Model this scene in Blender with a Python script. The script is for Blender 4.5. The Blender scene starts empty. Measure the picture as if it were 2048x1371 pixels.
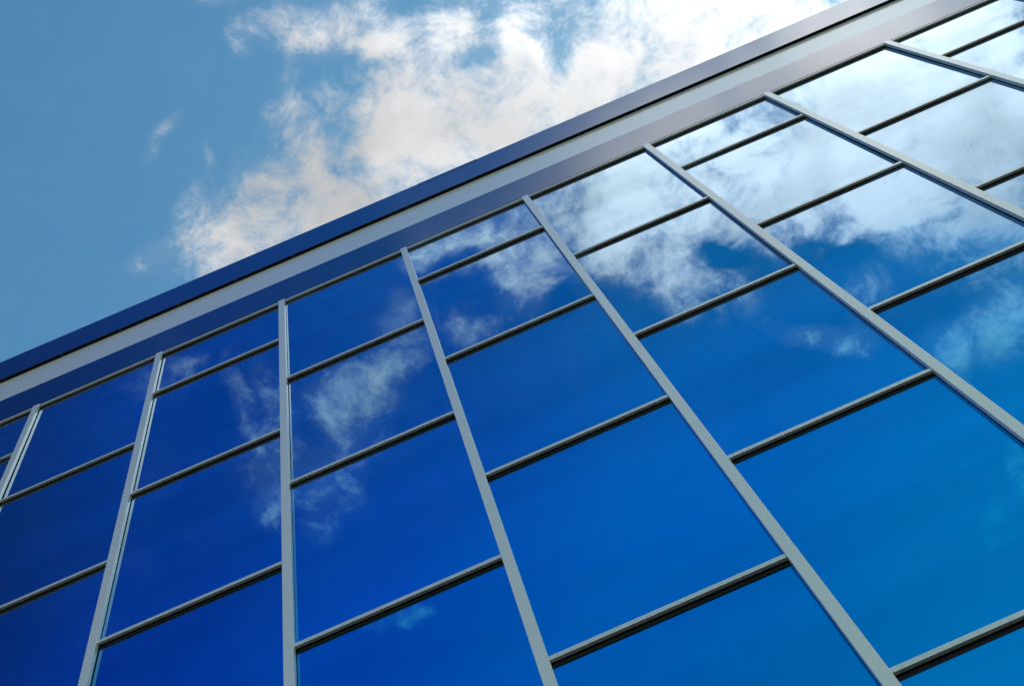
import bpy, bmesh, math, random
from mathutils import Matrix, Vector
random.seed(7)
S = bpy.context.scene
COL = S.collection
W = 1.5                      # bay width, metres
EYE = 1.6
TOP = 10.321 * W + EYE       # height of the head of the glazing
# ---------------------------------------------------------------- camera
cam = bpy.data.objects.new('camera', bpy.data.cameras.new('camera'))
COL.objects.link(cam)
right = Vector((0.91849833, 0.36211911, -0.15884134))
down = Vector((-0.39485945, 0.86140643, -0.3194761))
fwd = Vector((0.02113855, 0.35615827, 0.93418652))
m = Matrix((right, -down, -fwd)).transposed().to_4x4()
m.translation = Vector((3.2475 * W, -2.8791 * W, EYE))
cam.matrix_world = m
cam.data.sensor_width = 36.0
cam.data.lens = 36.0 * 2818.15 / 2048
cam.data.clip_start = 0.05
cam.data.clip_end = 5000
S.camera = cam
# ---------------------------------------------------------------- colour management
S.view_settings.view_transform = 'Standard'
S.view_settings.look = 'None'
S.view_settings.exposure = 0.0
S.view_settings.gamma = 1.0
# ---------------------------------------------------------------- sun (behind the building, veiled by the cloud)
SU, SV = 0.35, 0.45          # sun direction as offsets on a plane one unit overhead
sd = Vector((SU, SV, 1)).normalized()
EL = math.asin(sd.z); AZ = math.atan2(sd.x, sd.y)
sun = bpy.data.objects.new('sun', bpy.data.lights.new('sun', 'SUN'))
COL.objects.link(sun)
sun.data.energy = 3.0; sun.data.angle = math.radians(0.5); sun.data.color = (1, .95, .88)
sun.rotation_euler = sd.to_track_quat('Z', 'Y').to_euler()
# ---------------------------------------------------------------- world: blue sky with a broken cloud layer
BLOBS = [  # patches of the cloud layer: centre u, centre v, radii, turn, cover
(0.16, 0.26, 0.1686, 0.109, -3.138, 1.0), (0.032, 0.224, 0.144, 0.086, 2.931, 0.95), (-0.064, 0.239, 0.0797, 0.0477, 2.967, 0.95),
(0.004, 0.189, 0.0604, 0.0463, -2.739, 0.6), (0.057, 0.173, 0.0816, 0.0564, -3.075, 0.75), (0.208, 0.205, 0.1406, 0.0705, -2.731, 1),
(0.303, 0.253, 0.1459, 0.0934, -2.686, 1), (-0.023, 0.115, 0.0476, 0.0292, -2.413, 0.8), (0.025, 0.122, 0.0451, 0.0272, -2.757, 0.6),
(0.014, 0.138, 0.0157, 0.0121, -2.763, 0.4), (-0.068, 0.071, 0.02, 0.0116, -2.777, 0.4), (-0.061, 0.101, 0.0187, 0.0152, 2.084, 0.5),
(-0.14, 0.209, 0.0315, 0.0275, -2.812, 0.55), (-0.132, 0.233, 0.0609, 0.033, -3.106, 0.75), (-0.188, 0.212, 0.0337, 0.0181, -3.115, 0.42),
(-0.063, 0.162, 0.0247, 0.0118, 2.928, 0.5), (-0.047, 0.144, 0.0278, 0.0138, 2.003, 0.2), (-0.15, 0.138, 0.0284, 0.0107, 2.602, 0.3),
(-0.124, 0.173, 0.0215, 0.0069, 2.017, 0.2), (-0.101, 0.2, 0.0255, 0.0245, 2.264, 0.45), (-0.066, 0.19, 0.0354, 0.0249, -3.115, 0.45),
(0.107, 0.145, 0.0532, 0.0171, -2.75, 0.3), (0.093, 0.165, 0.033, 0.0197, 2.128, -0.8), (0.139, 0.175, 0.0361, 0.0192, -2.738, -0.75),
(0.044, 0.13, 0.0205, 0.0192, 2.018, -0.45), (-0.021, 0.215, 0.0287, 0.0123, -3.089, -0.4), (0.133, 0.197, 0.0195, 0.0181, 1.725, -0.6),
(-0.008, 0.146, 0.0209, 0.0156, -2.763, -0.3), (0.064, 0.176, 0.0248, 0.0124, 3.026, -0.4), (-0.05, 0.189, 0.0004, 0.0004, 2.288, 0),
(0.317, -0.27, 0.1921, 0.0723, -3.126, 0.9), (0.207, -0.275, 0.1033, 0.0495, -3.128, 0.7), (0.125, -0.291, 0.0961, 0.0441, -3.119, 0.6),
(0.286, -0.33, 0.1711, 0.0784, 3.057, 1.2), (0.411, -0.342, 0.1823, 0.0976, 2.686, 1.1), (0.146, -0.31, 0.0931, 0.0428, -3.121, 0.7),
(0.368, -0.42, 0.1359, 0.0502, 2.514, 1.1), (0.479, -0.438, 0.1283, 0.0786, 2.625, 0.8), (0.156, -0.374, 0.0811, 0.0381, 2.282, 0.75),
(0.247, -0.376, 0.065, 0.0345, 2.522, 0.4), (0.056, -0.333, 0.0424, 0.0306, 1.086, 0.75), (0.015, -0.294, 0.0443, 0.0268, 3.08, 0.6),
(0.054, -0.287, 0.0553, 0.0305, 3.076, 0.6), (-0.01, -0.306, 0.0223, 0.0154, 2.695, 0.3), (0.11, -0.332, 0.0422, 0.027, 2.682, 0.5),
(0.195, -0.381, 0.0303, 0.0193, 2.492, -0.6), (0.07, -0.361, 0.0196, 0.0155, 1.144, -0.35), (0.28, -0.416, 0.0367, 0.0159, 2.695, -0.45),
(0.115, -0.317, 0.0191, 0.0152, 2.623, -0.25), (0.295, -0.467, 0.028, 0.0238, 2.276, 0.55), (0.394, -0.516, 0.0551, 0.0449, 1.723, 0.75),
(0.342, -0.53, 0.0433, 0.022, 1.742, 0.65), (0.24, -0.471, 0.0249, 0.0148, 2.644, 0.8), (0.256, -0.488, 0.041, 0.0169, 2.434, 0.55),
(0.279, -0.499, 0.0297, 0.0207, 2.575, 0.55), (0.219, -0.451, 0.0165, 0.0122, 2.572, 0.22), (0.376, -0.672, 0.0329, 0.0177, 1.404, 0.4),
(0.347, -0.714, 0.039, 0.0265, 1.501, 0.15), (-0.109, -0.367, 0.0376, 0.0302, 3.134, 0.42), (-0.115, -0.382, 0.0308, 0.0299, 1.7, 0.22),
(-0.142, -0.405, 0.0454, 0.0352, 2.898, 0.46), (-0.07, -0.354, 0.045, 0.02, 3.086, 0.5), (-0.132, -0.356, 0.0301, 0.0186, 1.159, 0.25),
(-0.161, -0.351, 0.0441, 0.0185, 1.297, 0.38), (-0.183, -0.332, 0.0433, 0.0118, 1.483, 0.38), (-0.186, -0.393, 0.0392, 0.0262, 1.151, 0.5),
(-0.199, -0.422, 0.0273, 0.0226, 1.181, 0.42), (-0.152, -0.442, 0.0365, 0.0275, 2.647, 0.36), (-0.208, -0.293, 0.0329, 0.0198, 1.256, 0.3),
(-0.145, -0.558, 0.0339, 0.0155, 2.974, 0.42), (-0.17, -0.459, 0.0232, 0.0214, 2.488, 0.18), (-0.041, -0.332, 0.0236, 0.0224, 1.425, 0.15),
(-0.006, -0.357, 0.0267, 0.0237, 2.553, 0.25), (0.021, -0.361, 0.023, 0.0158, 2.67, 0.2), (-0.24, -0.293, 0.0235, 0.0213, 0.998, 0.15)]
world = bpy.data.worlds.new('World'); S.world = world; world.use_nodes = True
nt = world.node_tree; N = nt.nodes; L = nt.links; N.clear()
def nd(t, tree=None, **k):
    n = (tree or N).new(t)
    for a, b in k.items(): setattr(n, a, b)
    return n
def wire(a, b): L.new(a, b)
def val(sock, v):
    if isinstance(v, (int, float)): sock.default_value = v
    else: L.new(v, sock)
def M(op, a, b=None, c=None, clamp=False):
    n = nd('ShaderNodeMath', operation=op, use_clamp=clamp)
    val(n.inputs[0], a)
    if b is not None: val(n.inputs[1], b)
    if c is not None: val(n.inputs[2], c)
    return n.outputs[0]
def smooth(x, a, b, c=0.0, d=1.0):
    n = nd('ShaderNodeMapRange', interpolation_type='SMOOTHSTEP')
    val(n.inputs[0], x)
    for i, v in enumerate((a, b, c, d)): n.inputs[i + 1].default_value = v
    return n.outputs[0]
def mixc(f, a, b, mode='MIX'):
    n = nd('ShaderNodeMix', data_type='RGBA', blend_type=mode)
    val(n.inputs[0], f)
    for i, v in ((6, a), (7, b)):
        if isinstance(v, tuple): n.inputs[i].default_value = (*v, 1)
        else: L.new(v, n.inputs[i])
    return n.outputs[2]
tc = nd('ShaderNodeTexCoord')
sep = nd('ShaderNodeSeparateXYZ'); wire(tc.outputs['Generated'], sep.inputs[0])
zc = M('MAXIMUM', sep.outputs[2], 0.03)
u = M('DIVIDE', sep.outputs[0], zc); v = M('DIVIDE', sep.outputs[1], zc)
cmb = nd('ShaderNodeCombineXYZ'); wire(u, cmb.inputs[0]); wire(v, cmb.inputs[1])
uv = cmb.outputs[0]
def noise(vec, scale, detail, rough, dist=0.0, off=0.0, lac=2.0):
    mp = nd('ShaderNodeMapping'); wire(vec, mp.inputs[0]); mp.inputs[1].default_value = (off, off * .7, off * .3)
    n = nd('ShaderNodeTexNoise'); wire(mp.outputs[0], n.inputs['Vector'])
    n.inputs['Scale'].default_value = scale; n.inputs['Detail'].default_value = detail
    n.inputs['Roughness'].default_value = rough; n.inputs['Distortion'].default_value = dist
    n.inputs['Lacunarity'].default_value = lac
    return n
# wind-torn edges: shift the lookup by a coarse noise before placing the patches
wn = noise(uv, 14, 6, .6, off=3.1)
wv = nd('ShaderNodeVectorMath', operation='MULTIPLY_ADD'); wire(wn.outputs['Color'], wv.inputs[0])
wv.inputs[1].default_value = (.055, .055, 0); 
wo = nd('ShaderNodeVectorMath', operation='SUBTRACT'); wire(uv, wo.inputs[0]); wo.inputs[1].default_value = (.0275, .0275, 0)
wire(wo.outputs[0], wv.inputs[2])
uvw = wv.outputs[0]
acc = None
sw = nd('ShaderNodeSeparateXYZ'); wire(uvw, sw.inputs[0])
vec = uvw
for bi, (cu, cv, ru, rv, rot, amp) in enumerate(BLOBS + [(.62, .05, .30, .40, 0, 1.0), (.75, -.35, .28, .30, 0, .8), (.35, .75, .5, .3, 0, 1.0), (-1.8, -.9, .8, 1.0, 0, .8), (.3, -3.3, 3.8, 1.9, 0, 1.3), (2.2, -1.2, 1.3, 2.0, 0, 1.1), (1.2, -.4, .5, .6, 0, .8), (-1.9, 1.3, 1, .7, 0, .4)]):  # extra patches out of view; low ones behind camera added to fill the facade
    if bi and bi % 8 == 0:      # keep the node evaluation sequential (the third axis has no weight)
        cb = nd('ShaderNodeCombineXYZ'); wire(sw.outputs[0], cb.inputs[0]); wire(sw.outputs[1], cb.inputs[1]); wire(acc, cb.inputs[2])
        vec = cb.outputs[0]
    mp = nd('ShaderNodeMapping', vector_type='TEXTURE'); wire(vec, mp.inputs[0])
    mp.inputs[1].default_value = (cu, cv, 0); mp.inputs[2].default_value = (0, 0, rot); mp.inputs[3].default_value = (ru, rv, 1e5)
    ln = nd('ShaderNodeVectorMath', operation='LENGTH'); wire(mp.outputs[0], ln.inputs[0])
    b = smooth(ln.outputs['Value'], 0.15, 1.15, amp, 0.0)
    acc = b if acc is None else M('ADD', acc, b)
cover = M('MINIMUM', acc, 1.5)
n1 = noise(uv, 24, 15, .70, dist=.35, off=1.7)
n2 = noise(uvw, 7, 8, .55, off=5.3)
nn = M('ADD', M('MULTIPLY', n1.outputs[0], .7), M('MULTIPLY', n2.outputs[0], .3))
x = M('ADD', cover, M('MULTIPLY', M('MULTIPLY', M('SUBTRACT', nn, .5), 6.3), M('MINIMUM', M('MULTIPLY_ADD', cover, 3.0, .07), 1.0)))
dens = smooth(x, -.10, 1.65)
haze_c = M('MULTIPLY', smooth(cover, .0, .7), .12)      # thin veil round the clouds
dens = M('MAXIMUM', dens, haze_c)
# blue sky
sky = nd('ShaderNodeTexSky', sky_type='NISHITA', sun_disc=False)
sky.sun_elevation = EL; sky.sun_rotation = AZ; sky.air_density = 1.0; sky.dust_density = .3; sky.ozone_density = 1.0
skyc = mixc(1.0, sky.outputs[0], (.69, 1.38, 1.42), 'MULTIPLY')
# the part of the sky in front of the building is deeper blue to the west, paler to the east
front = M('MULTIPLY', smooth(v, .03, -.20), smooth(v, -1.7, -1.05))
side = M('SUBTRACT', u, M('MULTIPLY', v, .70))
def curve(stops):
    n = nd('ShaderNodeValToRGB'); wire(M('ADD', M('MULTIPLY', side, .7), .25), n.inputs[0]); e = n.color_ramp.elements
    n.color_ramp.interpolation = 'EASE'
    while len(e) < len(stops): e.new(.5)
    for q, (p, c) in zip(e, stops): q.position = p; q.color = (*c, 1)
    return n.outputs[0]
deep = curve([(.14, (.03, .14, .42)), (.25, (.03, .23, .68)), (.39, (.04, .36, .78)), (.59, (.08, .66, .84)), (.85, (.2, 1.0, .86))])
deep2 = nd('ShaderNodeVectorMath', operation='SCALE'); wire(deep, deep2.inputs[0]); deep2.inputs['Scale'].default_value = 1.45
skyc = mixc(1.0, skyc, mixc(front, (1.0, 1.0, 1.0), deep2.outputs[0]), 'MULTIPLY')
# cloud light: brightest at an unseen hot spot added to lift navy and frames, greyer where it is thick
ds = nd('ShaderNodeVectorMath', operation='DISTANCE'); wire(uv, ds.inputs[0]); ds.inputs[1].default_value = (.38, -.08, 0)
glow = M('ADD', smooth(ds.outputs['Value'], .14, .54, 1.75, .66), smooth(ds.outputs['Value'], .04, .24, 3.4, 0.0))
n3 = noise(uvw, 9, 8, .55, off=9.3)
shade = smooth(n3.outputs[0], .35, .62, .84, 1.10)
lum = M('MULTIPLY', M('ADD', glow, smooth(v, -1.1, -2.0, 0.0, 2.3)), shade)  # low unseen clouds boosted as added fill light on the frames
hue = mixc(smooth(dens, .3, 1.0), (.86, .93, 1.0), (.985, .998, 1.015))
west = M('MULTIPLY', front, smooth(side, .42, .08))
hue = mixc(1.0, hue, mixc(west, (1.0, 1.0, 1.0), (.74, 1.0, 1.15)), 'MULTIPLY')
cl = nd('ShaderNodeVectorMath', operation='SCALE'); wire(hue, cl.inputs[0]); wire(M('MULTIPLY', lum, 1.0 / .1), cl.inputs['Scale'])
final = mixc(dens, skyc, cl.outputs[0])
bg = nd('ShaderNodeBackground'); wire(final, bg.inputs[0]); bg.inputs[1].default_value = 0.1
wo = nd('ShaderNodeOutputWorld'); wire(bg.outputs[0], wo.inputs[0])
# ---------------------------------------------------------------- materials
def material(name):
    mt = bpy.data.materials.new(name); mt.use_nodes = True
    global N, L
    N = mt.node_tree.nodes; L = mt.node_tree.links
    return mt, N['Principled BSDF'], N['Material Output']
def ramp(fac, stops):
    n = nd('ShaderNodeValToRGB'); L.new(fac, n.inputs[0]); e = n.color_ramp.elements
    while len(e) < len(stops): e.new(.5)
    for q, (p, c) in zip(e, stops): q.position = p; q.color = (*c, 1)
    return n.outputs[0]
def objnoise(scale, detail=4, stretch=(1, 1, 1), rough=.55):
    t = nd('ShaderNodeTexCoord'); mp = nd('ShaderNodeMapping'); L.new(t.outputs['Object'], mp.inputs[0])
    mp.inputs[3].default_value = stretch
    n = nd('ShaderNodeTexNoise'); L.new(mp.outputs[0], n.inputs['Vector']); n.inputs['Scale'].default_value = scale
    n.inputs['Detail'].default_value = detail; n.inputs['Roughness'].default_value = rough
    return n.outputs[0]
def bump(h, strength, dist, tgt):
    b = nd('ShaderNodeBump'); L.new(h, b.inputs['Height']); b.inputs['Strength'].default_value = strength
    b.inputs['Distance'].default_value = dist; L.new(b.outputs[0], tgt)
def metal(name, c1, c2, metallic, rough, scale, stretch=(1, 1, 1), coat=0.0, spec=.5, coat_r=.1, peel=0.0, cior=1.75):
    mt, P, O = material(name)
    f = objnoise(scale, 2, stretch)
    L.new(ramp(f, [(.3, c1), (.7, c2)]), P.inputs['Base Color'])
    P.inputs['Metallic'].default_value = metallic
    L.new(smooth(objnoise(3, 3), .3, .7, rough * .95, rough * 1.05), P.inputs['Roughness'])
    P.inputs['Specular IOR Level'].default_value = spec
    P.inputs['Coat Weight'].default_value = coat; P.inputs['Coat IOR'].default_value = cior; P.inputs['Coat Roughness'].default_value = coat_r
    if peel: bump(objnoise(2.2, 2), peel, .01, P.inputs['Normal'])
    return mt
alu = metal('anodised_aluminium', (.86, .77, .60), (.88, .79, .62), .10, .33, 2, spec=.6, coat=1.0, coat_r=.2)
alu_streak = metal('streaked_aluminium', (.74, .66, .52), (.86, .77, .61), .20, .35, 26, stretch=(1, .1, .1), spec=.6, coat=.9, coat_r=.2)
grey = metal('pale_grey_panel', (.80, .73, .59), (.81, .74, .60), .0, .30, .6, spec=.6, coat=.9, coat_r=.2)
navy = metal('navy_coated_panel', (.008, .009, .038), (.009, .011, .045), .0, .22, 4, spec=.1, coat=.95, coat_r=.12, peel=.0, cior=1.52)
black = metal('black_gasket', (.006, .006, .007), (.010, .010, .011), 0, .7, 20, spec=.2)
steel = metal('rivet_metal', (.35, .36, .38), (.42, .43, .45), .6, .4, 20)
roofm = metal('roof_membrane', (.20, .20, .20), (.28, .28, .27), 0, .9, 2)
conc = metal('plinth_concrete', (.30, .29, .27), (.38, .37, .35), 0, .85, 5)
pave = metal('paving', (.045, .042, .034), (.070, .066, .055), 0, .85, .8)
def glass_material():
    mt, P, O = material('blue_mirror_glass')
    N.remove(P)
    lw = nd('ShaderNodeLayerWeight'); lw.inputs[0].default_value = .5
    nrm = nd('ShaderNodeBump'); nrm.inputs['Strength'].default_value = .18; nrm.inputs['Distance'].default_value = .004
    L.new(objnoise(3.0, 2, (1, 1, .35), .4), nrm.inputs['Height'])
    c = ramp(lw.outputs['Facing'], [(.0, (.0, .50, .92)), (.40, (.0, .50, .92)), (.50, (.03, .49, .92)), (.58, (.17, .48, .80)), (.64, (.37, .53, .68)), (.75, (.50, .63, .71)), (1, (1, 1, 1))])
    tone = smooth(objnoise(.8, 3, (.35, 1, 1.6), .55), .3, .7, .90, 1.06)
    tv = nd('ShaderNodeVectorMath', operation='SCALE'); L.new(c, tv.inputs[0]); oi = nd('ShaderNodeObjectInfo'); L.new(M('MULTIPLY', tone, smooth(oi.outputs['Random'], 0, 1, .955, 1.035)), tv.inputs['Scale']); c = tv.outputs[0]
    g = nd('ShaderNodeBsdfGlossy'); g.inputs['Roughness'].default_value = .012
    L.new(c, g.inputs['Color']); L.new(nrm.outputs[0], g.inputs['Normal'])
    L.new(g.outputs[0], O.inputs[0])
    return mt
glass = glass_material()
# ---------------------------------------------------------------- mesh helpers
def new_obj(name, me, mat, parent=None):
    o = bpy.data.objects.new(name, me)
    if mat: me.materials.append(mat)
    COL.objects.link(o); o.parent = parent
    return o
def box(bm, x0, x1, y0, y1, z0, z1, bev=0.0):
    r = bmesh.ops.create_cube(bm, size=1)
    for q in r['verts']:
        q.co = ((x0 + x1) / 2 + q.co.x * (x1 - x0), (y0 + y1) / 2 + q.co.y * (y1 - y0), (z0 + z1) / 2 + q.co.z * (z1 - z0))
    if bev:
        es = list({e for q in r['verts'] for e in q.link_edges})
        bmesh.ops.bevel(bm, geom=es, offset=bev, segments=2, affect='EDGES', profile=.5)
def mesh(name, boxes, mat, parent, bev=0.0):
    bm = bmesh.new()
    for b in boxes: box(bm, *b, bev=bev)
    me = bpy.data.meshes.new(name); bm.to_mesh(me); bm.free()
    return new_obj(name, me, mat, parent)
# ---------------------------------------------------------------- the setting
bm = bmesh.new(); bmesh.ops.create_grid(bm, x_segments=2, y_segments=2, size=2500)
me = bpy.data.meshes.new('ground'); bm.to_mesh(me); bm.free()
ground = new_obj('ground', me, pave); ground['kind'] = 'structure'
# ---------------------------------------------------------------- the office building
bld = bpy.data.objects.new('office_building', None); COL.objects.link(bld)
bld['label'] = 'office block with blue mirrored glass curtain wall, pale grey frame and navy roof bands'
bld['category'] = 'building'
B0, B1 = -3, 11                        # first and last mullion
X0, X1 = B0 * W - .036, B1 * W + .036
BASE = .9                              # top of plinth
def Z(z): return TOP + z * W
MW = .0486 * W / 2                     # half width of a mullion cap
YT, YC, YG = .013, .036, .0455          # front of transoms, back of caps, face of glass
mesh('wall', [(X0, X1, .09, 15.0, BASE, Z(1.50))], roofm, bld)
mesh('plinth', [(X0 - .03, X1 + .03, .0, 15.1, -.05, BASE)], conc, bld)
mesh('fascia_panel', [(X0, X1, .009, .09, Z(.0), Z(.533))], navy, bld, .0015)
mesh('fascia_panel', [(X0, X1, .016, .09, Z(.533) + .002, Z(1.10))], grey, bld)
# top coping: navy folded sheet that stands proud of the grey band, black underside
cop = mesh('coping', [(X0 - .03, X1 + .03, -.024, .25, Z(1.075), Z(1.632))], navy, bld, .0008)
mesh('drip_strip', [(X0 - .02, X1 + .02, -.0235, .0155, Z(1.075) - .005, Z(1.075) - .0003)], black, cop)
mesh('splice_plate', [(3.3 * W, 3.85 * W, -.0265, .26, Z(1.632) - .10, Z(1.632) + .0035)], navy, cop)
rb = bmesh.new()
bmesh.ops.create_icosphere(rb, subdivisions=2, radius=.006)
rme = bpy.data.meshes.new('rivet'); rb.to_mesh(rme); rb.free(); rme.materials.append(steel)
# rivets stand in the dark soffit, about two to a bay, a close pair at each sheet joint
xs = [(-.46 + .515 * k) * W for k in range(-4, 22)] + [5.2 * W, -1.42 * W]
for xr in xs:
    r = bpy.data.objects.new('rivet', rme); COL.objects.link(r); r.parent = cop
    r.location = (xr, -.008, Z(1.075) - .006)
# roof slab behind the coping
mesh('roof', [(X0 + .3, X1 - .3, .26, 14.9, Z(1.50) + .001, Z(1.56))], roofm, bld)
ODD = [-.882, -2.548, -4.230, -5.892]; EVEN = [-1.724, -3.355, -5.029, -6.722]
zb = (BASE - TOP) / W
for R_ in (ODD, EVEN):
    while R_[-1] - 1.672 > zb + .35: R_.append(R_[-1] - 1.672)
SEAM = -3.542; TH = .0262
# mullions with a splice half way
for i in range(B0, B1 + 1):
    x = i * W
    zs = Z(SEAM)
    mm = mesh('mullion', [(x - MW, x + MW, .0, YC, zs + .0012, Z(0)), (x - MW, x + MW, .0006, YC, BASE + .002, zs - .0012)], alu, bld, .0015)
    mesh('gasket', [(x - MW + .003, x + MW - .003, YC + .0002, .088, BASE + .002, Z(0) - .012)], black, mm)
def pane(x0, x1, z0, z1):
    n = 14
    bm = bmesh.new(); g = {}
    tx, tz = random.uniform(-.0040, .0040), random.uniform(-.0040, .0040)
    bow = random.uniform(.0003, .0014) * random.choice((1, 1, -1))
    ph = random.uniform(0, 6.28); wv_ = random.uniform(.00005, .00016)
    for a in range(n + 1):
        for b in range(n + 1):
            s, t = a / n, b / n
            y = YG + tx * (s - .5) + tz * (t - .5) - bow * ((1 - (2 * s - 1) ** 2) * (1 - (2 * t - 1) ** 2)) ** 1.5
            y += wv_ * math.sin(ph + t * 9) * math.sin(ph * 2 + s * 5)
            g[a, b] = bm.verts.new((x0 + (x1 - x0) * s, y, z0 + (z1 - z0) * t))
    for a in range(n):
        for b in range(n):
            bm.faces.new((g[a, b], g[a + 1, b], g[a + 1, b + 1], g[a, b + 1])).smooth = True
    # give the sheet its thickness
    ed = [g[a, 0] for a in range(n + 1)] + [g[n, b] for b in range(1, n + 1)] + [g[a, n] for a in range(n - 1, -1, -1)] + [g[0, b] for b in range(n - 1, 0, -1)]
    bk = [bm.verts.new((q.co.x, .076, q.co.z)) for q in ed]
    k = len(ed); ed = [bm.verts.new(q.co) for q in ed]
    for q in range(k): bm.faces.new((ed[q], bk[q], bk[(q + 1) % k], ed[(q + 1) % k]))
    bm.faces.new(bk)
    me = bpy.data.meshes.new('glass_pane'); bm.to_mesh(me); bm.free()
    return new_obj('glass_pane', me, glass, bld)
for i in range(B0, B1):
    x0, x1 = i * W, (i + 1) * W
    a, b = x0 + MW + .0004, x1 - MW - .0004
    rows = ODD if i % 2 else EVEN
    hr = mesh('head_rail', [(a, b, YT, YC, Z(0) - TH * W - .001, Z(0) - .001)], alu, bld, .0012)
    mesh('gasket', [(a, b, YC + .0002, .088, Z(0) - TH * W + .004, Z(0) - .004), (a, b, YG - .0022, .0879, Z(0) - TH * W - .034, Z(0) - TH * W + .0038)], black, hr)  # second box: black strip on the glass, painting in the rail's dark reflection
    prev = 0 - TH * .5
    for z in rows:
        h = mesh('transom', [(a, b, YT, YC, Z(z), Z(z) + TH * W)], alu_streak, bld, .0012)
        mesh('gasket', [(a, b, YC + .0002, .088, Z(z) + .003, Z(z) + TH * W - .003), (a, b, YG - .0022, .0879, Z(z) - .038, Z(z) + .0028)], black, h)  # second box: black strip standing in for the transom's dark mirrored underside
        pane(x0 + .006, x1 - .006, Z(z + TH * .5) + .004, Z(prev) - .004)
        prev = z + TH * .5
    pane(x0 + .006, x1 - .006, BASE + .01, Z(prev) - .004)
